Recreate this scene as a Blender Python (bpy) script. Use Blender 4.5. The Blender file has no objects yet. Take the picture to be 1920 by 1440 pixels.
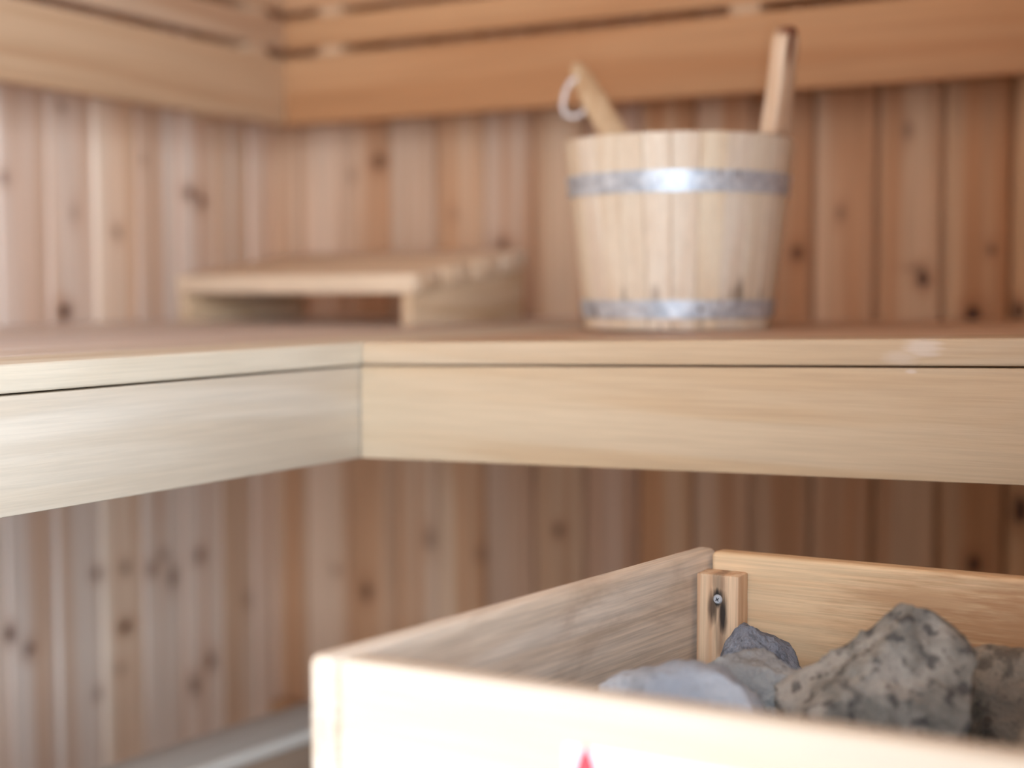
import bpy, bmesh, math, random
from mathutils import Vector, Matrix, noise

random.seed(7)
scene = bpy.context.scene
COL = scene.collection
ZB = 0.95                      # height of the upper bench above the floor; shapes below are given relative to it

# ------------------------------------------------------------------ camera
YAW, PITCH, ROLL = 0.5042, 0.0647, -0.0021
fw = Vector((-math.sin(YAW) * math.cos(PITCH), math.cos(YAW) * math.cos(PITCH), -math.sin(PITCH)))
rt = Vector((math.cos(YAW), math.sin(YAW), 0))
up = rt.cross(fw)
r2 = math.cos(ROLL) * rt + math.sin(ROLL) * up
u2 = -math.sin(ROLL) * rt + math.cos(ROLL) * up
cd = bpy.data.cameras.new('camera')
cam = bpy.data.objects.new('camera', cd)
COL.objects.link(cam)
M = Matrix((r2, u2, -fw)).transposed().to_4x4()
M.translation = Vector((1.4615, -1.8615, 0.0462 + ZB))
cam.matrix_world = M
cd.sensor_width = 36.0
cd.lens = 2720.5 * 36.0 / 1920.0
cd.clip_start = 0.02
cd.dof.use_dof = True
cd.dof.focus_distance = 1.0
cd.dof.aperture_fstop = 2.4
scene.camera = cam

# ------------------------------------------------------------------ light and exposure
scene.view_settings.view_transform = 'Standard'
scene.view_settings.look = 'None'
scene.view_settings.exposure = 0.0
scene.view_settings.gamma = 1.0
scene.view_settings.use_curve_mapping = False

world = bpy.data.worlds.new('daylight')
scene.world = world
world.use_nodes = True
bg = world.node_tree.nodes['Background']
bg.inputs[0].default_value = (0.80, 0.90, 1.0, 1)
bg.inputs[1].default_value = 3.0

# daylight outside the open doorway in the front wall, behind the camera
ld = bpy.data.lights.new('doorway_daylight', 'AREA')
ld.shape = 'RECTANGLE'
ld.size, ld.size_y = 1.06, 1.9
ld.energy = 735
ld.color = (0.82, 1.0, 1.20)
lo = bpy.data.objects.new('doorway_daylight', ld)
COL.objects.link(lo)
lo.location = (2.40, -2.92, 1.45)
lo.rotation_euler = (math.radians(90), 0, 0)

# ------------------------------------------------------------------ materials
def lin(c):
    return tuple(((v / 255) / 12.92 if v <= 10 else (((v / 255) + 0.055) / 1.055) ** 2.4) for v in c) + (1,)

class NT:
    def __init__(self, name):
        self.m = bpy.data.materials.new(name)
        self.m.use_nodes = True
        self.t = self.m.node_tree
        self.b = self.t.nodes['Principled BSDF']
    def n(self, typ, **kw):
        nd = self.t.nodes.new(typ)
        for k, v in kw.items():
            setattr(nd, k, v)
        return nd
    def l(self, a, b):
        self.t.links.new(a, b)
    def vmath(self, op, a, b=None, scale=None):
        nd = self.n('ShaderNodeVectorMath', operation=op)
        for i, v in enumerate((a, b)):
            if v is None:
                continue
            if isinstance(v, (tuple, list)):
                nd.inputs[i].default_value = v
            else:
                self.l(v, nd.inputs[i])
        if scale is not None:
            if isinstance(scale, (int, float)):
                nd.inputs['Scale'].default_value = scale
            else:
                self.l(scale, nd.inputs['Scale'])
        return nd
    def math(self, op, a, b=None, c=None):
        nd = self.n('ShaderNodeMath', operation=op)
        for i, v in enumerate((a, b, c)):
            if v is None:
                continue
            if isinstance(v, (int, float)):
                nd.inputs[i].default_value = v
            else:
                self.l(v, nd.inputs[i])
        return nd.outputs[0]
    def noise(self, vec, scale=1.0, detail=3.0, rough=0.5, dist=0.0):
        nd = self.n('ShaderNodeTexNoise')
        self.l(vec, nd.inputs['Vector'])
        nd.inputs['Scale'].default_value = scale
        nd.inputs['Detail'].default_value = detail
        nd.inputs['Roughness'].default_value = rough
        nd.inputs['Distortion'].default_value = dist
        return nd.outputs[0]
    def ramp(self, v, a, b, lo=0.0, hi=1.0, smooth=True):
        nd = self.n('ShaderNodeMapRange')
        nd.interpolation_type = 'SMOOTHSTEP' if smooth else 'LINEAR'
        self.l(v, nd.inputs[0])
        for i, x in enumerate((a, b, lo, hi)):
            nd.inputs[i + 1].default_value = x
        return nd.outputs[0]
    def mix(self, f, a, b, mode='MIX'):
        nd = self.n('ShaderNodeMix', data_type='RGBA', blend_type=mode)
        for s, v in ((nd.inputs[0], f), (nd.inputs[6], a), (nd.inputs[7], b)):
            if isinstance(v, (int, float)):
                s.default_value = v
            elif isinstance(v, tuple):
                s.default_value = v
            else:
                self.l(v, s)
        return nd.outputs[2]

def wood(name, light, dark, axis='X', stripes=24.0, along=1.2, grain=0.16, rough=0.6, knots=(), knot_plane='YZ',
         lo_hi=(0.36, 0.64), stain=None, bump=0.12, spec=0.3, wear=None, rot=0.0):
    """procedural timber: broad sap/heart bands and fine grain along one axis, knots and stains at fixed places"""
    k = NT(name)
    pos = k.n('ShaderNodeNewGeometry').outputs['Position']
    info = k.n('ShaderNodeObjectInfo')
    off = k.vmath('SCALE', (5.3, 7.1, 3.7), scale=info.outputs['Random']).outputs[0]
    p = k.vmath('ADD', pos, off).outputs[0]
    if rot:                      # grain follows a board that stands at an angle to the room
        vr_ = k.n('ShaderNodeVectorRotate', rotation_type='Z_AXIS')
        k.l(pos, vr_.inputs['Vector'])
        vr_.inputs['Angle'].default_value = rot
        p = k.vmath('ADD', vr_.outputs[0], off).outputs[0]
    i = 'XYZ'.index(axis)
    s1 = [stripes] * 3; s1[i] = along
    s2 = [stripes * 11] * 3; s2[i] = along * 6
    v1 = k.vmath('MULTIPLY', p, tuple(s1)).outputs[0]
    v2 = k.vmath('MULTIPLY', p, tuple(s2)).outputs[0]
    band = k.noise(v1, 1.0, 2.0, 0.5, 0.7)
    fine = k.noise(v2, 1.0, 3.0 if bump else 1.5, 0.6, 0.2 if bump else 0.0)
    f = k.ramp(band, lo_hi[0], lo_hi[1])
    c = k.mix(f, lin(light), lin(dark))
    g = k.ramp(fine, 0.3, 0.72, 1.0 + grain * 0.4, 1.0 - grain)
    gm = k.n('ShaderNodeCombineColor')
    for q in range(3):
        k.l(g, gm.inputs[q])
    c = k.mix(1.0, c, gm.outputs[0], 'MULTIPLY')
    c = k.mix(1.0, c, info.outputs['Color'], 'MULTIPLY')
    if wear:
        wn = k.noise(k.vmath('MULTIPLY', pos, wear[1]).outputs[0], 1.0, 5.0, 0.6, 0.4)
        sy = k.n('ShaderNodeSeparateXYZ')
        k.l(pos, sy.inputs[0])
        wf_ = k.math('MULTIPLY', k.ramp(wn, 0.45, 0.7, 0.0, wear[2]), k.ramp(sy.outputs[1], -1.22, -1.08, 0.0, 1.0))
        c = k.mix(wf_, c, lin(wear[0]))
    if knots:
        wob = k.n('ShaderNodeTexNoise')
        k.l(pos, wob.inputs['Vector'])
        wob.inputs['Scale'].default_value = 45.0
        wv = k.vmath('SUBTRACT', wob.outputs['Color'], (0.5, 0.5, 0.5)).outputs[0]
        kp = k.vmath('ADD', pos, k.vmath('SCALE', wv, scale=0.012).outputs[0]).outputs[0]
        acc = halo = None
        for (a, b, ra, rb, dk) in knots:
            ctr, inv = [0, 0, 0], [0, 0, 0]
            ia, ib = 'XYZ'.index(knot_plane[0]), 'XYZ'.index(knot_plane[1])
            ctr[ia], ctr[ib] = a, b
            inv[ia], inv[ib] = 1 / ra, 1 / rb
            d = k.vmath('LENGTH', k.vmath('MULTIPLY', k.vmath('SUBTRACT', kp, tuple(ctr)).outputs[0], tuple(inv)).outputs[0]).outputs['Value']
            m = k.ramp(d, 1.25, 0.45, 0.0, dk)
            h = k.ramp(d, 3.0, 0.8, 0.0, dk * 0.45)
            acc = m if acc is None else k.math('MAXIMUM', acc, m)
            halo = h if halo is None else k.math('MAXIMUM', halo, h)
        c = k.mix(halo, c, lin((150, 92, 55)))
        c = k.mix(acc, c, lin((62, 33, 20)))
    if stain:
        sc, scol, sspots = stain
        acc = None
        ws = [420, 420, 420]; ws[i] = 45
        wob = k.noise(k.vmath('MULTIPLY', pos, tuple(ws)).outputs[0], 1.0, 3.0)
        for (ctr, rad, dk) in sspots:
            d = k.vmath('LENGTH', k.vmath('MULTIPLY', k.vmath('SUBTRACT', pos, ctr).outputs[0], tuple(1 / r for r in rad)).outputs[0]).outputs['Value']
            d = k.math('ADD', d, k.math('MULTIPLY', k.math('SUBTRACT', wob, 0.5), 0.9))
            m = k.ramp(d, 1.1, 0.3, 0.0, dk)
            acc = m if acc is None else k.math('MAXIMUM', acc, m)
        c = k.mix(acc, c, lin(scol))
    k.l(c, k.b.inputs['Base Color'])
    k.b.inputs['Roughness'].default_value = rough
    k.b.inputs['Specular IOR Level'].default_value = spec
    if bump:
        bn = k.n('ShaderNodeBump')
        bn.inputs['Strength'].default_value = bump
        bn.inputs['Distance'].default_value = 0.002
        k.l(fine, bn.inputs['Height'])
        k.l(bn.outputs[0], k.b.inputs['Normal'])
    return k.m

def plain(name, col, rough=0.5, metal=0.0, var=0.1, scale=30.0, spec=0.4):
    k = NT(name)
    pos = k.n('ShaderNodeNewGeometry').outputs['Position']
    nz = k.noise(pos, scale, 4.0)
    d = tuple(v * (1 - var) for v in lin(col)[:3]) + (1,)
    e = tuple(min(1, v * (1 + var)) for v in lin(col)[:3]) + (1,)
    k.l(k.mix(nz, d, e), k.b.inputs['Base Color'])
    k.b.inputs['Roughness'].default_value = rough
    k.b.inputs['Metallic'].default_value = metal
    k.b.inputs['Specular IOR Level'].default_value = spec
    return k.m

def stone_mat(name, base, speck, light, amount=0.5, scale=55.0):
    k = NT(name)
    tc = k.n('ShaderNodeTexCoord').outputs['Object']
    a = k.noise(tc, scale * 0.35, 5.0, 0.6)
    b = k.noise(tc, scale, 3.0, 0.55, 0.3)
    e = k.noise(tc, scale * 5, 3.0, 0.6)
    c = k.mix(k.ramp(a, 0.35, 0.65), lin(base), lin(light))
    c = k.mix(k.ramp(b, 0.50, 0.64, 0.0, amount), c, lin(speck))
    c = k.mix(k.ramp(e, 0.5, 0.75, 0.0, 0.35), c, lin(speck))
    k.l(c, k.b.inputs['Base Color'])
    k.b.inputs['Roughness'].default_value = 0.9
    k.b.inputs['Specular IOR Level'].default_value = 0.2
    bn = k.n('ShaderNodeBump')
    bn.inputs['Strength'].default_value = 0.7
    bn.inputs['Distance'].default_value = 0.003
    k.l(k.math('ADD', b, e), bn.inputs['Height'])
    k.l(bn.outputs[0], k.b.inputs['Normal'])
    return k.m

def zz(l):
    return [(a, b + ZB, c, d, e) for (a, b, c, d, e) in l]

KN_LEFT = zz([(-0.200, 0.190, 0.010, 0.009, 0.85), (-0.174, 0.181, 0.009, 0.013, 0.75), (-0.451, 0.018, 0.011, 0.012, 0.9),
    (-0.349, 0.127, 0.008, 0.009, 0.5), (-0.448, 0.290, 0.007, 0.008, 0.4), (-0.547, 0.190, 0.008, 0.009, 0.5),
    (-0.428, 0.150, 0.007, 0.014, 0.35), (-0.295, 0.232, 0.007, 0.010, 0.3), (-0.62, 0.09, 0.01, 0.012, 0.6),
    (-0.400, -0.344, 0.009, 0.009, 0.75), (-0.347, -0.344, 0.008, 0.009, 0.6), (-0.293, -0.356, 0.009, 0.010, 0.6),
    (-0.270, -0.340, 0.008, 0.010, 0.5), (-0.249, -0.375, 0.008, 0.016, 0.6), (-0.189, -0.353, 0.010, 0.010, 0.75),
    (-0.347, -0.429, 0.011, 0.009, 0.95), (-0.555, -0.395, 0.008, 0.010, 0.8), (-0.525, -0.423, 0.008, 0.011, 0.7),
    (-0.169, -0.520, 0.010, 0.012, 0.75), (-0.206, -0.548, 0.009, 0.014, 0.8), (-0.403, -0.512, 0.009, 0.009, 0.4),
    (-0.361, -0.487, 0.009, 0.009, 0.35), (-0.078, -0.442, 0.010, 0.016, 0.35)])
KN_BACK = zz([(0.202, 0.243, 0.012, 0.013, 0.7), (0.419, 0.113, 0.010, 0.010, 0.7), (0.864, 0.094, 0.008, 0.011, 0.8),
    (1.028, 0.061, 0.008, 0.012, 0.9), (1.018, 0.073, 0.014, 0.006, 0.35), (1.112, 0.095, 0.006, 0.009, 0.6), (1.091, 0.013, 0.010, 0.014, 1.0),
    (1.144, 0.020, 0.007, 0.012, 0.9), (1.005, 0.246, 0.006, 0.014, 0.4), (0.921, 0.144, 0.006, 0.012, 0.45),
    (0.152, 0.223, 0.008, 0.013, 0.25), (0.335, 0.160, 0.008, 0.014, 0.25),
    (0.512, -0.303, 0.008, 0.009, 0.75), (0.173, -0.425, 0.010, 0.018, 0.7), (0.290, -0.332, 0.012, 0.018, 0.4),
    (1.096, -0.299, 0.009, 0.012, 0.95), (1.151, -0.226, 0.009, 0.018, 1.0), (0.114, -0.398, 0.009, 0.010, 0.3),
    (0.379, -0.349, 0.008, 0.014, 0.3), (0.30, -0.52, 0.008, 0.01, 0.4), (0.68, -0.45, 0.008, 0.01, 0.5)])

M_WALL_L = wood('pine_panelling_left', (236, 212, 190), (218, 178, 146), 'Z', 22, 0.7, 0.12, 0.6, KN_LEFT, 'YZ', bump=0)
M_WALL_B = wood('pine_panelling_back', (218, 182, 153), (198, 147, 109), 'Z', 17, 0.7, 0.14, 0.6, KN_BACK, 'XZ', bump=0)
M_WALL_P = wood('pine_panelling_plain', (232, 206, 182), (214, 178, 148), 'Z', 14, 0.7, 0.12, 0.6, bump=0)
M_CEIL = wood('pine_ceiling', (232, 206, 182), (214, 178, 148), 'Y', 14, 0.7, 0.12, 0.6, bump=0)
M_RAIL_X = wood('alder_rail_across', (200, 152, 110), (186, 134, 92), 'X', 22, 1.0, 0.08, 0.55, bump=0)
M_RAIL_Y = wood('alder_rail_along', (210, 178, 146), (196, 158, 124), 'Y', 22, 1.0, 0.08, 0.55, bump=0)
M_BENCH_X = wood('aspen_across', (195, 172, 144), (187, 159, 127), 'X', 30, 1.6, 0.08, 0.5,
    stain=(0, (214, 200, 190), [((1.2145, -0.806, 0.0045 + ZB), (0.018, 1, 0.0085), 0.5), ((1.2000, -0.806, -0.004 + ZB), (0.016, 1, 0.007), 0.3), ((1.2071, -0.806, -0.0135 + ZB), (0.0055, 1, 0.0026), 0.5)]))
M_BENCH_Y = wood('aspen_along', (218, 206, 188), (210, 194, 172), 'Y', 30, 1.6, 0.08, 0.5, rot=math.atan(0.0669))
M_TOP_X = wood('aspen_top_across', (206, 174, 148), (192, 154, 124), 'X', 30, 1.2, 0.1, 0.45, bump=0)
M_TOP_Y = wood('aspen_top_along', (216, 202, 191), (206, 188, 175), 'Y', 30, 1.2, 0.1, 0.45, rot=math.atan(0.05), bump=0)
M_GREY = wood('greyed_aspen', (208, 198, 186), (190, 176, 162), 'Y', 30, 1.2, 0.15, 0.6, rot=math.atan(0.14), bump=0)
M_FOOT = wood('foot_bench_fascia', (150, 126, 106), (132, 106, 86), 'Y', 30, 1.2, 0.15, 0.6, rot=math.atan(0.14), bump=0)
M_GUARD_Y = wood('guard_timber_along', (230, 214, 196), (216, 194, 170), 'Y', 40, 2.0, 0.22, 0.55, wear=((168, 142, 118), (26, 9, 26), 0.55), rot=math.atan(0.1463))
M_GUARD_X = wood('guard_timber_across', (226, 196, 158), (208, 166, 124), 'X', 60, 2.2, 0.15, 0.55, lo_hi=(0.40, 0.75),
    stain=(0, (164, 114, 74), [((1.37, -0.88, -0.185 + ZB), (0.22, 1, 0.060), 0.75), ((1.24, -0.88, -0.165 + ZB), (0.09, 1, 0.012), 0.5)]))  # streaky brown grain; the light's falloff to the right is painted in too
M_FRONT_X = wood('guard_front_timber', (226, 211, 194), (218, 200, 178), 'X', 30, 1.6, 0.08, 0.5)
M_BATTEN = wood('batten_timber', (224, 192, 158), (204, 162, 128), 'Z', 95, 3.0, 0.16, 0.6,
    stain=(0, (30, 24, 22), [((1.0965, -0.898, -0.1735 + ZB), (0.0070, 1, 0.0120), 1.0), ((1.1002, -0.898, -0.184 + ZB), (0.0048, 1, 0.020), 0.97),
                              ((1.0935, -0.898, -0.179 + ZB), (0.0050, 1, 0.017), 0.85), ((1.097, -0.898, -0.162 + ZB), (0.0062, 1, 0.014), 0.5),
                              ((1.0985, -0.898, -0.200 + ZB), (0.0060, 1, 0.024), 0.4)]))
def _bs(deg, z):
    a = math.atan2(-1.8615 + 0.436, 1.4615 - 0.8742) + math.radians(deg)
    return (0.8742 + 0.10 * math.cos(a), -0.436 + 0.10 * math.sin(a), z + ZB)
M_STAVE = wood('bucket_stave', (228, 210, 186), (220, 197, 170), 'Z', 60, 1.5, 0.1, 0.55,
    stain=(0, (104, 84, 70), [(_bs(37, 0.044), (0.006, 0.006, 0.024), 0.85), (_bs(32, 0.040), (0.005, 0.005, 0.016), 0.5), (_bs(-12, 0.040), (0.006, 0.006, 0.016), 0.5),
                              (_bs(-32, 0.038), (0.005, 0.005, 0.014), 0.4), (_bs(14, 0.010), (0.004, 0.004, 0.010), 0.8), (_bs(-10, 0.008), (0.004, 0.004, 0.008), 0.6), (_bs(55, 0.040), (0.006, 0.006, 0.014), 0.45)]))
M_HANDLE = wood('bucket_handle_timber', (226, 190, 152), (206, 160, 122), 'Z', 70, 3, 0.12, 0.55)
M_HEAD_X = wood('headrest_slat', (224, 198, 170), (210, 178, 146), 'X', 40, 2.0, 0.12, 0.55, rot=math.radians(8), bump=0)
M_HEAD_Y = wood('headrest_side', (214, 186, 154), (200, 166, 130), 'Y', 40, 2.0, 0.12, 0.55, bump=0)
M_LADLE = wood('ladle_timber', (210, 180, 144), (192, 156, 118), 'Z', 50, 2.0, 0.1, 0.5, bump=0)
M_CORD = plain('white_cord', (225, 215, 208), 0.9, 0, 0.06, 300)
M_STEEL = plain('dark_heater_steel', (52, 52, 54), 0.45, 0.8, 0.15, 20)
M_GRATE = plain('sooty_grate', (28, 26, 25), 0.7, 0.5, 0.2, 40)
M_SCREW = plain('zinc_screw', (214, 220, 228), 0.35, 0.45, 0.08, 300)
M_SLOT = plain('screw_recess', (40, 48, 60), 0.5, 0.6, 0.1, 300)
M_FLOOR = plain('floor_tile', (160, 152, 146), 0.6, 0, 0.15, 8)
M_PAPER = plain('label_paper', (246, 248, 252), 0.5, 0, 0.01, 50)
M_RED = plain('label_red', (232, 78, 88), 0.5, 0, 0.03, 50)

def hoop_mat():
    k = NT('galvanised_hoop')
    tc = k.n('ShaderNodeNewGeometry').outputs['Position']
    a = k.noise(tc, 90.0, 4.0, 0.6)
    b = k.noise(k.vmath('MULTIPLY', tc, (60, 60, 15)).outputs[0], 1.0, 3.0)
    c = k.mix(k.ramp(a, 0.35, 0.65), lin((176, 184, 194)), lin((222, 228, 234)))
    c = k.mix(k.ramp(b, 0.66, 0.74, 0.0, 0.7), c, lin((88, 66, 56)))
    k.l(c, k.b.inputs['Base Color'])
    k.b.inputs['Metallic'].default_value = 0.55
    k.l(k.ramp(a, 0.3, 0.7, 0.40, 0.56), k.b.inputs['Roughness'])
    bn = k.n('ShaderNodeBump')
    bn.inputs['Strength'].default_value = 0.25
    bn.inputs['Distance'].default_value = 0.002
    k.l(a, bn.inputs['Height'])
    k.l(bn.outputs[0], k.b.inputs['Normal'])
    return k.m
M_HOOP = hoop_mat()

# ------------------------------------------------------------------ builders
def tag(o, label=None, cat=None, group=None, kind=None):
    if label: o['label'] = label
    if cat: o['category'] = cat
    if group: o['group'] = group
    if kind: o['kind'] = kind
    return o

def empty(name, loc):
    o = bpy.data.objects.new(name, None)
    o.empty_display_size = 0.05
    o.location = (loc[0], loc[1], loc[2] + ZB)
    COL.objects.link(o)
    return o

def wloc(o):
    v = Vector((0, 0, 0))
    while o is not None:
        v = v + o.location
        o = o.parent
    return v

def link(name, bm, mat, parent=None, origin=None, bevel=0.0, seg=2, smooth=True, tint=None, mesh=None):
    """bm holds bench-frame coordinates; the object sits at `origin` (or its parent's origin)"""
    bmesh.ops.recalc_face_normals(bm, faces=bm.faces)
    if bevel:
        bmesh.ops.bevel(bm, geom=[e for e in bm.edges if e.calc_face_angle(0) > 0.5], offset=bevel, segments=seg, affect='EDGES', profile=0.5)
    bmesh.ops.recalc_face_normals(bm, faces=bm.faces)
    base = wloc(parent) if parent is not None else (Vector((origin[0], origin[1], origin[2] + ZB)) if origin is not None else Vector((0, 0, ZB)))
    for v in bm.verts:
        v.co = v.co + Vector((0, 0, ZB)) - base
    me = bpy.data.meshes.new(name)
    bm.to_mesh(me)
    bm.free()
    if smooth:
        for p in me.polygons:
            p.use_smooth = True
        me.set_sharp_from_angle(angle=math.radians(38))
    me.materials.append(mat)
    o = bpy.data.objects.new(name, me)
    COL.objects.link(o)
    if parent is not None:
        o.parent = parent
    else:
        o.location = base
    if tint is not None:
        o.color = (tint[0], tint[1], tint[2], 1)
    return o

def add_box(bm, x0, x1, y0, y1, z0, z1):
    vs = [bm.verts.new((x, y, z)) for x in (x0, x1) for y in (y0, y1) for z in (z0, z1)]
    for f in ((0, 1, 3, 2), (4, 6, 7, 5), (0, 4, 5, 1), (2, 3, 7, 6), (0, 2, 6, 4), (1, 5, 7, 3)):
        bm.faces.new([vs[i] for i in f])

def box(*a):
    bm = bmesh.new()
    add_box(bm, *a)
    return bm

def prism(top, thick=None, bottom=None):
    """top: loop of points; bottom: same loop lower"""
    bm = bmesh.new()
    t = [bm.verts.new(p) for p in top]
    b = [bm.verts.new(p) for p in (bottom or [(p[0], p[1], p[2] - thick) for p in top])]
    n = len(t)
    bm.faces.new(t)
    bm.faces.new(b[::-1])
    for i in range(n):
        bm.faces.new((t[i], b[i], b[(i + 1) % n], t[(i + 1) % n]))
    return bm

def sweep(pts, radii, seg=10, flat=1.0, nrm=None):
    """tube through pts; flat squeezes the section along nrm"""
    bm = bmesh.new()
    pts = [Vector(p) for p in pts]
    rings = []
    for i, p in enumerate(pts):
        t = (pts[min(i + 1, len(pts) - 1)] - pts[max(i - 1, 0)]).normalized()
        n = Vector(nrm) if nrm else Vector((0, 1, 0))
        n = (n - t * n.dot(t)).normalized()
        s = t.cross(n)
        r = radii[i] if isinstance(radii, (list, tuple)) else radii
        rings.append([bm.verts.new(p + s * r * math.cos(2 * math.pi * j / seg) + n * r * flat * math.sin(2 * math.pi * j / seg)) for j in range(seg)])
    for a, b in zip(rings, rings[1:]):
        for j in range(seg):
            bm.faces.new((a[j], a[(j + 1) % seg], b[(j + 1) % seg], b[j]))
    bm.faces.new(rings[0][::-1])
    bm.faces.new(rings[-1])
    return bm

def tints(rng, base=1.0, amp=0.1, warm=0.05):
    v = base + rng.uniform(-amp, amp)
    w = rng.uniform(-warm, warm)
    return (v * (1 + w * 0.5), v, v * (1 - w * 1.6))

# ------------------------------------------------------------------ room shell
RX, RY = 2.25, -2.53
ZF, ZC = -ZB, 1.10
PITCHW = 0.083
fl = link('floor', box(-0.06, RX + 0.06, RY - 0.06, 0.06, ZF - 0.05, ZF), M_FLOOR, origin=(0, 0, ZF)); tag(fl, kind='structure')
ce = link('ceiling', box(-0.06, RX + 0.06, RY - 0.06, 0.06, ZC, ZC + 0.05), M_CEIL, origin=(0, 0, ZC)); tag(ce, kind='structure')
wb = link('wall_back', box(-0.06, RX, 0.016, 0.06, ZF, ZC), M_WALL_P, origin=(0, 0.016, ZF)); tag(wb, kind='structure')
wl = link('wall_left', box(-0.06, -0.016, RY, 0.016, ZF, ZC), M_WALL_P, origin=(-0.016, 0, ZF)); tag(wl, kind='structure')
wr = link('wall_right', box(RX, RX + 0.06, RY, 0.06, ZF, ZC), M_WALL_P, origin=(RX, 0, ZF)); tag(wr, kind='structure')
# front wall with an open doorway (the source of daylight)
DX0, DX1, DZ1 = 0.98, 1.79, 1.02
bm = bmesh.new()
add_box(bm, -0.06, DX0, RY - 0.06, RY, ZF, ZC)
add_box(bm, DX1, RX + 0.06, RY - 0.06, RY, ZF, ZC)
add_box(bm, DX0, DX1, RY - 0.06, RY, DZ1, ZC)
wf = link('wall_front', bm, M_WALL_P, origin=(0, RY, ZF)); tag(wf, kind='structure')

def wall_board_mesh(vertical_axis_len, face_axis):
    """one tongue-and-groove board: chamfered face edges, hollow at the joint"""
    w = PITCHW
    prof = [(0.0011, 0.0), (0.0011, -0.0070), (0.0055, -0.0135), (w - 0.0055, -0.0135), (w - 0.0011, -0.0070), (w - 0.0011, 0.0)]
    bm = bmesh.new()
    lo_, hi_ = [], []
    for (a, d) in prof:
        co = (a, d) if face_axis == 'back' else (-d, -a)
        lo_.append(bm.verts.new((co[0], co[1], 0)))
        hi_.append(bm.verts.new((co[0], co[1], vertical_axis_len)))
    n = len(prof)
    for i in range(n):
        bm.faces.new((lo_[i], lo_[(i + 1) % n], hi_[(i + 1) % n], hi_[i]))
    bm.faces.new(lo_[::-1]); bm.faces.new(hi_)
    bmesh.ops.recalc_face_normals(bm, faces=bm.faces)
    me = bpy.data.meshes.new('board_' + face_axis)
    bm.to_mesh(me); bm.free()
    return me

rng = random.Random(11)
me = wall_board_mesh(ZC - ZF - 0.002, 'back')
me.materials.append(M_WALL_B)
x = 0.967 - PITCHW * 12
while x < RX - 0.09:
    if x > -0.04:
        o = bpy.data.objects.new('board', me)
        COL.objects.link(o)
        o.parent = wb
        o.location = (x, 0.0135 - 0.016, 0.001)
        t = tints(rng, 0.97, 0.07, 0.05)
        if x > 0.75:             # these boards are cut from redder heartwood
            t = (t[0], t[1] * 0.94, t[2] * 0.82)
        o.color = (*t, 1)
    x += PITCHW
me = wall_board_mesh(ZC - ZF - 0.002, 'left')
me.materials.append(M_WALL_L)
y = -0.060 + PITCHW
while y > RY + 0.1:
    if y < 0.03:
        o = bpy.data.objects.new('board', me)
        COL.objects.link(o)
        o.parent = wl
        o.location = (0.016 - 0.0135, y, 0.001)
        t = tints(rng, 0.98, 0.06, 0.04)
        o.color = (*t, 1)
    y -= PITCHW

# low ledger on the back wall that carries the foot bench
tr = link('trim_1', box(0.002, 0.62, -0.030, -0.001, -0.665, -0.618), M_RAIL_X, origin=(0.3, -0.001, -0.665), bevel=0.002); tag(tr, kind='structure')

# ------------------------------------------------------------------ backrests
P = 0.116
T = 0.022
rails = [(0.2915, 0.3900), (0.4010, 0.4465), (0.4565, 0.5550)]
rng = random.Random(3)
bk = empty('backrest', (1.1, 0, 0.29))
tag(bk, 'slatted wooden backrest along the back wall behind the bucket', 'backrest', 'backrests above the benches')
for z0, z1 in rails:
    link('slat', box(P - T, RX - 0.02, -P, -P + T, z0, z1), M_RAIL_X, bk, bevel=0.003, tint=tints(rng, 0.98, 0.04, 0.04))
for xc in (0.196, 0.829, 1.46, 2.05):
    link('bracket', box(xc - 0.021, xc + 0.021, -P + T + 0.0005, -0.001, 0.300, 0.545), M_RAIL_X, bk, bevel=0.002)
for xc in (0.196, 0.829, 1.46, 2.05):
    for (a0, a1), (c0, c1) in zip(rails, rails[1:]):
        link('spacer', box(xc - 0.020, xc + 0.020, -P + 0.003, -P + T, a1 + 0.0002, c0 - 0.0002), M_RAIL_Y, bk)
bl = empty('backrest', (0, -1.1, 0.29))
tag(bl, 'slatted wooden backrest along the left wall, at the left edge', 'backrest', 'backrests above the benches')
for z0, z1 in rails:
    link('slat', box(P - T, P, RY + 0.02, -P - 0.0005, z0, z1), M_RAIL_Y, bl, bevel=0.003, tint=tints(rng, 0.98, 0.04, 0.04))
for yc in (-0.176, -0.82, -1.45, -2.1):
    link('bracket', box(0.001, P - T - 0.0005, yc - 0.021, yc + 0.021, 0.300, 0.545), M_RAIL_Y, bl, bevel=0.002)

for yc in (-0.176, -0.82, -1.45, -2.1):
    for (a0, a1), (c0, c1) in zip(rails, rails[1:]):
        link('spacer', box(P - T, P - 0.005, yc - 0.020, yc + 0.020, a1 + 0.0002, c0 - 0.0002), M_RAIL_Y, bl)

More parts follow.
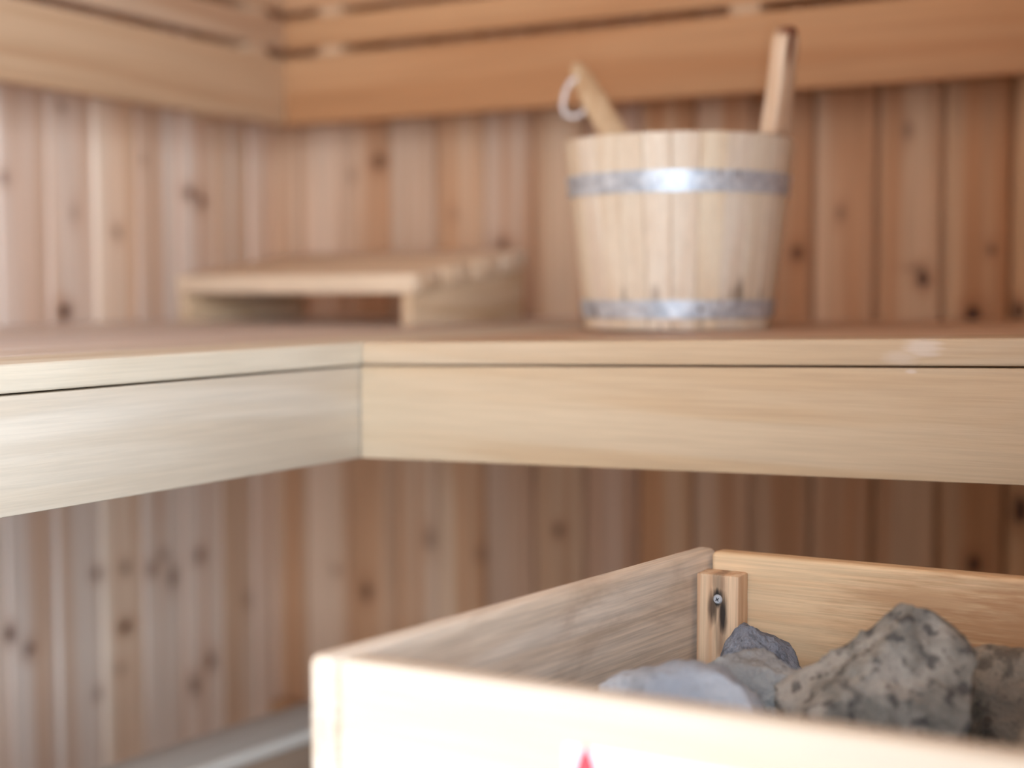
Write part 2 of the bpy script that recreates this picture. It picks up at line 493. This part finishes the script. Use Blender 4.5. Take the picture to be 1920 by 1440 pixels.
# ------------------------------------------------------------------ upper bench (L-shaped: two benches meeting in the corner)
DL, DB = 0.7182, 0.7938
S_B, T_B, S_L, T_L = 0.0152, 0.0214, 0.0669, 0.0076
ZFA = -0.1038
TB = 0.0200
def yfront(x): return -DB - S_B * (x - DL)
def zb(x): return T_B * (x - DL)
def xfront(y): return DL + S_L * (y + DB)
def zl(y): return T_L * (y + DB)
X1 = RX - 0.03
Y1 = -2.05
rng = random.Random(21)
ub = empty('upper_bench', (1.4, -0.4, -0.104))
tag(ub, 'pale wooden upper bench along the back wall, under the bucket', 'bench', 'upper benches meeting in the corner')
N = 8
def bench_x(f, x): return (x, -0.003 + (yfront(x) + 0.003) * f, zb(x))
for i in range(N):
    f0, f1 = i / N + (0.004 if i else 0), (i + 1) / N - (0.004 if i < N - 1 else 0)
    front = i == N - 1
    m = M_BENCH_X if front else M_TOP_X
    link('plank', prism([bench_x(f1, DL + 0.0008), bench_x(f1, X1), bench_x(f0, X1), bench_x(f0, DL + 0.0008)], TB), m, ub,
         bevel=0.0024 if front else 0.0025, seg=3, tint=tints(rng, 1.0, 0.04, 0.03))
def qv(x, y, z): return (x, y, z)
xs = (DL - 0.0010, X1)
top = [(xs[0], yfront(xs[0]) + 0.001, zb(xs[0]) - TB - 0.0014), (xs[1], yfront(xs[1]) + 0.001, zb(xs[1]) - TB - 0.0014),
       (xs[1], yfront(xs[1]) + 0.026, zb(xs[1]) - TB - 0.0014), (xs[0], yfront(xs[0]) + 0.026, zb(xs[0]) - TB - 0.0014)]
link('fascia', prism(top, -(ZFA) - TB - 0.0014), M_BENCH_X, ub, bevel=0.0010, seg=2)
for xc in (0.95, 1.55, 2.15):
    zc = zb(xc)
    link('bearer', prism([(xc - 0.02, -DB + 0.03, zb(xc - 0.02) - TB - 0.0003), (xc + 0.02, -DB + 0.03, zb(xc + 0.02) - TB - 0.0003), (xc + 0.02, -0.003, zb(xc + 0.02) - TB - 0.0003), (xc - 0.02, -0.003, zb(xc - 0.02) - TB - 0.0003)], 0.045), M_TOP_X, ub)

lb = empty('upper_bench', (0.35, -1.0, -0.104))
tag(lb, 'pale wooden upper bench along the left wall, nearest the left edge', 'bench', 'upper benches meeting in the corner')
def bench_y(f, y): return (0.003 + (xfront(y) - 0.003) * f, y, zl(y))
for i in range(N):
    f0, f1 = i / N + (0.004 if i else 0), (i + 1) / N - (0.004 if i < N - 1 else 0)
    front = i == N - 1
    ye = -DB if front else -0.003
    m = M_BENCH_Y if front else M_TOP_Y
    if front:
        a, b = bench_y(f1, -DB), bench_y(f0, -DB)
        # the front plank runs on to the back wall beside the other bench
        pts = [bench_y(f0, -0.003), bench_y(f0, Y1), bench_y(1.0, Y1), (DL, -DB, zl(-DB)), (DL, -0.003, zl(-0.003))]
    else:
        pts = [bench_y(f0, -0.003), bench_y(f0, Y1), bench_y(f1, Y1), bench_y(f1, -0.003)]
    link('plank', prism(pts, TB), m, lb, bevel=0.0024 if front else 0.0025, seg=3, tint=tints(rng, 1.0, 0.04, 0.03))
zt = lambda y: zl(y) - TB - 0.0014
link('fascia', prism([(xfront(-DB) - 0.001, -DB + 0.02, zt(-DB)), (xfront(-DB) - 0.026, -DB + 0.02, zt(-DB)), (xfront(Y1) - 0.026, Y1, zt(Y1)), (xfront(Y1) - 0.001, Y1, zt(Y1))], -ZFA - TB - 0.0014),
     M_BENCH_Y, lb, bevel=0.0016, seg=2)
for yc in (-0.5, -1.15, -1.8):
    link('bearer', prism([(0.003, yc - 0.02, zl(yc) - TB - 0.0006), (xfront(yc) - 0.03, yc - 0.02, zl(yc) - TB - 0.0006), (xfront(yc) - 0.03, yc + 0.02, zl(yc) - TB - 0.0006), (0.003, yc + 0.02, zl(yc) - TB - 0.0006)], 0.045), M_TOP_Y, lb)

# ------------------------------------------------------------------ foot bench (low, behind the heater guard)
ZL = -0.45
fb = empty('foot_bench', (0.36, -1.0, ZF))
tag(fb, 'low greyed wooden foot bench at the bottom edge, left of the heater guard', 'bench')
def xa(y): return 0.388 + 0.14 * (y + 0.6)
Ya, Yb = -0.035, -2.0
link('plank', prism([(xa(Ya), Ya, ZL), (xa(Yb), Yb, ZL), (xa(Yb) + 0.087, Yb, ZL), (xa(Ya) + 0.087, Ya, ZL)], 0.017), M_GREY, fb, bevel=0.005, seg=3)
link('fascia', prism([(xa(Ya) + 0.060, Ya, ZL - 0.0173), (xa(Yb) + 0.060, Yb, ZL - 0.0173), (xa(Yb) + 0.082, Yb, ZL - 0.0173), (xa(Ya) + 0.082, Ya, ZL - 0.0173)], 0.10), M_FOOT, fb, bevel=0.003)
for yc in (-0.12, -1.0, -1.85):
    xc = xa(yc)
    link('leg', box(xc + 0.012, xc + 0.050, yc - 0.02, yc + 0.02, ZF + 0.001, ZL - 0.0173), M_GREY, fb, bevel=0.002)

# ------------------------------------------------------------------ headrest in the corner
FR, FL_ = Vector((0.524, -0.410, 0)), Vector((0.103, -0.346, 0))
hv = (FL_ - FR)
HW = hv.length
hv.normalize()
hn = Vector((-hv.y, hv.x, 0))
if hn.y < 0: hn = -hn
HLEN = 0.224
def hp(s, t, z):
    q = FR + hv * s + hn * t
    return q + Vector((0, 0, z + zl(q.y) + 0.0003))
hr = empty('headrest', (0.32, -0.27, 0.004))
tag(hr, 'sloping slatted wooden headrest lying in the bench corner', 'headrest')
HF, HB = 0.038, 0.070
for s0, s1 in ((0.0, 0.018), (HW - 0.018, HW)):
    link('side_panel', prism([hp(s0, 0.002, HF), hp(s1, 0.002, HF), hp(s1, HLEN - 0.002, HB), hp(s0, HLEN - 0.002, HB)],
         bottom=[hp(s0, 0.002, 0), hp(s1, 0.002, 0), hp(s1, HLEN - 0.002, 0), hp(s0, HLEN - 0.002, 0)]), M_HEAD_Y, hr, bevel=0.002)
sw, gap = 0.0505, 0.0073
slope = (HB - HF) / HLEN
rng = random.Random(5)
for i in range(4):
    t0 = i * (sw + gap)
    t1 = t0 + sw
    za, zb_ = HF + slope * t0 + 0.0004, HF + slope * t1 + 0.0004
    th = 0.024
    link('slat', prism([hp(-0.004, t0, za + th), hp(HW + 0.004, t0, za + th), hp(HW + 0.004, t1, zb_ + th), hp(-0.004, t1, zb_ + th)],
         bottom=[hp(-0.004, t0, za), hp(HW + 0.004, t0, za), hp(HW + 0.004, t1, zb_), hp(-0.004, t1, zb_)]), M_HEAD_X, hr, bevel=0.003, tint=tints(rng, 1.0, 0.05, 0.03))

# ------------------------------------------------------------------ bucket with staves and hoops
BC = Vector((0.8742, -0.436, 0))
ZB0 = zb(0.8742) + 0.0024
RB, RT_, BH = 0.0975, 0.1195, 0.1935
TH = 0.012
bu = empty('bucket', (BC.x, BC.y, ZB0))
tag(bu, 'pale wooden stave bucket with two metal hoops on the bench', 'bucket')
def rad(z): return RB + (RT_ - RB) * z / BH
NS = 26
camdir = math.atan2(-1.8615 - BC.y, 1.4615 - BC.x)
hand_a = camdir + math.radians(59)
rng = random.Random(9)
for i in range(NS):
    a0 = hand_a + 2 * math.pi * (i - 0.5) / NS + 0.0016
    a1 = hand_a + 2 * math.pi * (i + 0.5) / NS - 0.0016
    bm = bmesh.new()
    K = 3
    is_h = (i == 0)
    rows = []
    for z in (0.0, BH):
        row = []
        for j in range(K + 1):
            a = a0 + (a1 - a0) * j / K
            row.append(bm.verts.new((BC.x + rad(z) * math.cos(a), BC.y + rad(z) * math.sin(a), ZB0 + z)))
        for j in range(K, -1, -1):
            a = a0 + (a1 - a0) * j / K
            row.append(bm.verts.new((BC.x + (rad(z) - TH) * math.cos(a), BC.y + (rad(z) - TH) * math.sin(a), ZB0 + z)))
        rows.append(row)
    n = len(rows[0])
    for j in range(n):
        bm.faces.new((rows[0][j], rows[0][(j + 1) % n], rows[1][(j + 1) % n], rows[1][j]))
    bm.faces.new(rows[0][::-1])
    bm.faces.new(rows[1])
    link('stave', bm, M_STAVE, bu, bevel=0.0009, seg=1, tint=tints(rng, 1.0, 0.035, 0.03))
# upright handle growing out of one stave
er = Vector((math.cos(hand_a), math.sin(hand_a), 0))
et = Vector((-math.sin(hand_a), math.cos(hand_a), 0))
lean = (RT_ - RB) / BH
prof = [(0.1940, 0.0185), (0.206, 0.0180), (0.226, 0.0155), (0.250, 0.0145), (0.276, 0.0150), (0.289, 0.0135), (0.297, 0.0090), (0.3000, 0.003)]
bm = bmesh.new()
loop = [(-w, z) for z, w in prof] + [(w, z) for z, w in reversed(prof)]
fo, ba = [], []
for (s, z) in loop:
    c = BC + er * (RB + lean * z + 0.0015) + et * s + Vector((0, 0, ZB0 + z))
    fo.append(bm.verts.new(c)); ba.append(bm.verts.new(c - er * 0.0175))
bm.faces.new(fo); bm.faces.new(ba[::-1])
for j in range(len(loop)):
    q = (j + 1) % len(loop)
    bm.faces.new((fo[j], ba[j], ba[q], fo[q]))
tipc = BC + er * (RB + lean * 0.3) + Vector((0, 0, ZB0))
M_HANDLE2 = wood('stained_handle_timber', (228, 202, 174), (214, 180, 148), 'Z', 70, 3, 0.12, 0.55,
    stain=(0, (112, 52, 26), [(tuple(tipc - et * 0.0055 + Vector((0, 0, 0.280 + ZB))), (0.008, 0.008, 0.030), 0.95), (tuple(tipc - et * 0.004 + Vector((0, 0, 0.296 + ZB))), (0.02, 0.02, 0.010), 0.9)]))
link('handle', bm, M_HANDLE2, bu, bevel=0.003, seg=2)
def hoop(z0, z1, name='hoop'):
    bm = bmesh.new()
    n = 96
    ring = []
    for i in range(n):
        a = 2 * math.pi * i / n
        c, s = math.cos(a), math.sin(a)
        r0, r1 = rad(z0), rad(z1)
        ring.append([bm.verts.new((BC.x + r * c, BC.y + r * s, ZB0 + z)) for r, z in ((r0 + 0.0002, z0), (r0 + 0.0016, z0), (r1 + 0.0016, z1), (r1 + 0.0002, z1))])
    for i in range(n):
        a, b = ring[i], ring[(i + 1) % n]
        for j in range(4):
            bm.faces.new((a[j], a[(j + 1) % 4], b[(j + 1) % 4], b[j]))
    return link(name, bm, M_HOOP, bu)
hoop(0.1360, 0.1570)
h2 = hoop(0.0120, 0.0300)
ra_ = camdir + math.radians(13)
rc = BC + Vector((math.cos(ra_), math.sin(ra_), 0)) * (rad(0.021) + 0.0016) + Vector((0, 0, ZB0 + 0.021))
bm = bmesh.new()
bmesh.ops.create_uvsphere(bm, u_segments=12, v_segments=8, radius=0.0028)
for v in bm.verts: v.co += rc
link('rivet', bm, plain('rivet_steel', (120, 108, 100), 0.4, 0.9, 0.1, 200), h2)
# bottom disc
bm = bmesh.new()
bmesh.ops.create_cone(bm, cap_ends=True, segments=48, radius1=RB - TH - 0.0008, radius2=RB - TH + 0.0004, depth=0.010)
for v in bm.verts: v.co += Vector((BC.x, BC.y, ZB0 + 0.014))
link('bottom', bm, M_STAVE, bu)

# ------------------------------------------------------------------ ladle standing in the bucket
la = empty('ladle', (0.90, -0.44, ZB0 + 0.02))
tag(la, 'wooden ladle handle with a white cord loop, leaning out of the bucket', 'ladle')
vr = Vector((math.cos(YAW), math.sin(YAW), 0))
lp = [(0.9080, -0.4440, 0.062), (0.8640, -0.4290, 0.112), (0.8160, -0.4110, 0.172), (0.7790, -0.3945, 0.2210), (0.7530, -0.3820, 0.2535), (0.7330, -0.3700, 0.2800), (0.7205, -0.3610, 0.2960), (0.7130, -0.3562, 0.3035)]
lr = [0.010, 0.011, 0.013, 0.0150, 0.0145, 0.0125, 0.0090, 0.0035]
link('handle', sweep(lp, lr, 14, 0.45, (-math.sin(YAW), math.cos(YAW), 0)), M_LADLE, la)
bm = bmesh.new()
bmesh.ops.create_uvsphere(bm, u_segments=24, v_segments=12, radius=0.036)
bmesh.ops.delete(bm, geom=[v for v in bm.verts if v.co.z > 0.012], context='VERTS')
for v in bm.verts: v.co += Vector((0.9160, -0.4470, 0.0715))
bw = link('bowl', bm, M_LADLE, la)
md = bw.modifiers.new('wall', 'SOLIDIFY'); md.thickness = 0.004
cp = [(0.7255, -0.3730, 0.2850), (0.7185, -0.3770, 0.2810), (0.7130, -0.3800, 0.2680), (0.7115, -0.3825, 0.2540), (0.7145, -0.3820, 0.2440), (0.7225, -0.3785, 0.2410), (0.7310, -0.3745, 0.2440), (0.7370, -0.3710, 0.2520), (0.7390, -0.3690, 0.2600)]
link('cord_loop', sweep(cp, 0.0027, 8, 1.0, (-math.sin(YAW), math.cos(YAW), 0)), M_CORD, la)

# ------------------------------------------------------------------ heater guard (wooden frame round the heater)
GT, GH = -0.1435, 0.125
gu = empty('heater_guard', (1.22, -1.06, ZF))
tag(gu, 'pale wooden guard frame around the heater stones, in the foreground', 'heater guard')
GA, GB = Vector((1.0050, -1.2580, 0)), Vector((1.0660, -0.8580, 0))      # outer line of the left board
GR = 1.46
gd = (GB - GA).normalized()
gn = Vector((gd.y, -gd.x, 0))
th = 0.0175
def V3(v, z): return (v.x, v.y, z)
link('side_board', prism([V3(GA, GT), V3(GB, GT), V3(GB + gn * th, GT), V3(GA + gn * th, GT)], GH), M_GUARD_Y, gu, bevel=0.0058, seg=5)
o_ = Vector((GR, GA.y, 0)); o2 = Vector((GR + (GB - GA).x, GB.y, 0))
link('side_board', prism([V3(o_, GT), V3(o2, GT), V3(o2 + gn * th, GT), V3(o_ + gn * th, GT)], GH), M_GUARD_Y, gu, bevel=0.0040, seg=4)
def xl(y): return GA.x + gn.x * th + (gd.x / gd.y) * (y - GA.y) + 0.0028
def xr(y): return GR + (gd.x / gd.y) * (y - GA.y) - 0.0006
y0, y1 = GA.y - 0.0005, GA.y + 0.0165
fbd = link('front_board', prism([(xl(y0), y0, GT), (xr(y0), y0, GT), (xr(y1), y1, GT), (xl(y1), y1, GT)], GH), M_FRONT_X, gu, bevel=0.0040, seg=4)
y0, y1 = -0.8775, -0.8610
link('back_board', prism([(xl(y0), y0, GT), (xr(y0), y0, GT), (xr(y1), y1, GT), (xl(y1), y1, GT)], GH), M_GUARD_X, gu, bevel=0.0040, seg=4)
def batten(x0, x1, y0, y1):
    return link('batten', box(x0, x1, y0, y1, ZF + 0.001, GT - 0.0125), M_BATTEN, gu, bevel=0.0015, seg=2)
b1 = batten(xl(-0.8975) + 0.0004, xl(-0.8975) + 0.0320, -0.8985, -0.8778)
batten(xr(-0.8975) - 0.0320, xr(-0.8975) - 0.0028, -0.8985, -0.8778)
batten(xl(-1.2200) + 0.0028, xl(-1.2200) + 0.0330, -1.2397, -1.2190)
batten(xr(-1.2390) - 0.0330, xr(-1.2390) - 0.0004, -1.2397, -1.2190)
SCX, SCZ = 1.0968, -0.1735
bm = bmesh.new()
bmesh.ops.create_cone(bm, cap_ends=True, segments=24, radius1=0.0034, radius2=0.0026, depth=0.0012)
for v in bm.verts: v.co = Vector((SCX + v.co.x, -0.8985 - 0.0006 - v.co.z, SCZ + v.co.y))
sc_ = link('screw', bm, M_SCREW, b1)
sc_['label'] = 'zinc cross-head screw in a scorched patch'
bm = bmesh.new()
c45 = math.radians(35)
for q in (c45, c45 + math.pi / 2):
    u = Vector((math.cos(q), 0, math.sin(q))); w = Vector((-math.sin(q), 0, math.cos(q)))
    vs = []
    for d in (-0.00122, -0.0004):
        for a, b in ((-0.0016, -0.00035), (0.0016, -0.00035), (0.0016, 0.00035), (-0.0016, 0.00035)):
            vs.append(bm.verts.new(Vector((SCX, -0.8985 + d, SCZ)) + u * a + w * b))
    for f in ((0, 1, 2, 3), (4, 5, 6, 7), (0, 1, 5, 4), (1, 2, 6, 5), (2, 3, 7, 6), (3, 0, 4, 7)):
        bm.faces.new([vs[i] for i in f])
link('slot', bm, M_SLOT, b1)

# warning label on the front board
yp = GA.y - 0.0008
lbl = link('warning_label', box(1.1575, 1.2900, yp - 0.0004, yp, -0.262, -0.1685), M_PAPER, origin=(1.22, yp, -0.262), smooth=False)
tag(lbl, 'white paper label with a red flame on the front of the heater guard', 'label')
fl_pts = [(0, 0.0), (0.0030, -0.0042), (0.0052, -0.0100), (0.0068, -0.0170), (0.0070, -0.0230), (0.0050, -0.0290), (0.0, -0.0320), (-0.0050, -0.0290), (-0.0072, -0.0230), (-0.0060, -0.0160), (-0.0040, -0.0090), (-0.0022, -0.0045)]
bm = bmesh.new()
yv = yp - 0.0008
a_ = [bm.verts.new((1.1680 + p[0], yv, -0.1668 + p[1])) for p in fl_pts]
b_ = [bm.verts.new((1.1680 + p[0], yv + 0.0003, -0.1668 + p[1])) for p in fl_pts]
bm.faces.new(a_); bm.faces.new(b_[::-1])
for i in range(len(a_)):
    j = (i + 1) % len(a_)
    bm.faces.new((a_[i], b_[i], b_[j], a_[j]))
link('flame_symbol', bm, M_RED, lbl, smooth=False)

# ------------------------------------------------------------------ heater under the stones
ZG = -0.262
he = empty('sauna_heater', (1.25, -1.06, ZF))
tag(he, 'dark steel heater cabinet holding the stones inside the guard', 'heater')
HX0, HX1, HY0, HY1 = 1.075, 1.425, -1.205, -0.912
link('cabinet', box(HX0, HX1, HY0, HY1, ZF + 0.10, ZG - 0.03), M_STEEL, he, bevel=0.006)
link('grate', box(HX0 + 0.004, HX1 - 0.004, HY0 + 0.004, HY1 - 0.004, ZG - 0.0298, ZG), M_GRATE, he, bevel=0.002)
for a in (HX0 + 0.03, HX1 - 0.03):
    for b in (HY0 + 0.03, HY1 - 0.03):
        link('leg', box(a - 0.015, a + 0.015, b - 0.015, b + 0.015, ZF + 0.001, ZF + 0.0999), M_STEEL, he)

# ------------------------------------------------------------------ stones
S_BROWN = stone_mat('granite_brown_grey', (128, 125, 119), (62, 61, 64), (176, 171, 163), 0.7, 110)
S_BLUE = stone_mat('blue_grey_stone', (164, 171, 182), (122, 128, 140), (198, 204, 212), 0.35, 50)
S_GREY = stone_mat('light_grey_stone', (146, 146, 146), (100, 100, 104), (178, 176, 172), 0.4, 60)
S_SLATE = stone_mat('slate_grey_stone', (112, 116, 128), (70, 74, 84), (142, 146, 156), 0.5, 90)
S_DARK = stone_mat('warm_dark_stone', (124, 112, 100), (62, 56, 52), (152, 140, 126), 0.6, 70)
def stone(seed, c, r, mat, label, cuts=9, rot=0.0, rough=0.10, cut_lo=0.62, planes=(), top=None):
    rg = random.Random(seed)
    bm = bmesh.new()
    bmesh.ops.create_icosphere(bm, subdivisions=5, radius=1.0)
    pl = []
    for _ in range(cuts):
        d = Vector((rg.gauss(0, 1), rg.gauss(0, 1), rg.gauss(0, 0.8))).normalized()
        pl.append((d, rg.uniform(cut_lo, 0.90)))
    pl.append((Vector((0, 0, -1)), 0.80))
    for d, h in planes:
        pl.append((Vector(d).normalized(), h))
    off = Vector((seed * 3.1, seed * 1.7, seed * 0.9))
    R = Matrix.Rotation(rot, 3, 'Z')
    zmin = 1e9
    for v in bm.verts:
        n = v.co.normalized()
        k = 1.0
        for d, h in pl:
            q = n.dot(d)
            if q > 1e-4:
                k = min(k, h / q)
        k += rough * noise.noise(n * 1.7 + off) + rough * 0.45 * noise.noise(n * 4.5 + off) + rough * 0.35 * noise.noise(n * 11 + off)
        p = R @ Vector((n.x * k * r[0], n.y * k * r[1], n.z * k * r[2]))
        v.co = p + Vector(c)
    zmin = min(v.co.z for v in bm.verts)
    # settle on the grate
    zmax = max(v.co.z for v in bm.verts)
    kz = (top - ZG - 0.0005) / (zmax - zmin) if top else 1.0
    for v in bm.verts:
        v.co.z = ZG + 0.0005 + (v.co.z - zmin) * kz
    o = link('heater_stone', bm, mat, origin=(c[0], c[1], ZG))
    tag(o, label, 'stone', 'stones on the heater')
    return o
stone(4, (1.243, -1.010, 0), (0.063, 0.056, 0.068), S_BROWN, 'largest speckled grey-brown stone, at the middle of the heap', 14, top=-0.142)
stone(12, (1.148, -1.075, 0), (0.072, 0.050, 0.046), S_BLUE, 'pale blue-grey stone behind the front board, leftmost of the heap', 12, top=-0.173)
stone(23, (1.152, -0.990, 0), (0.046, 0.036, 0.047), S_GREY, 'light grey stone between the leftmost stone and the dark corner stone', 14, top=-0.184)
stone(31, (1.142, -0.928, 0), (0.031, 0.024, 0.045), S_SLATE, 'small dark slate-grey stone beside the scorched corner batten', 9, rough=0.06, planes=(((0.5, -0.25, 1.0), 0.55),), top=-0.182)
stone(44, (1.315, -0.935, 0), (0.062, 0.036, 0.052), S_DARK, 'warm grey stone at the right edge, behind the largest stone', 14, top=-0.174)
stone(52, (1.352, -1.045, 0), (0.042, 0.050, 0.050), S_DARK, 'dark stone at the right edge, in front of the back stones', 14, top=-0.178)
stone(63, (1.245, -1.150, 0), (0.055, 0.036, 0.036), S_SLATE, 'low grey stone behind the front board, below the largest stone', 14)
stone(71, (1.365, -1.160, 0), (0.048, 0.040, 0.034), S_DARK, 'low dark stone in the front right corner of the guard', 14)
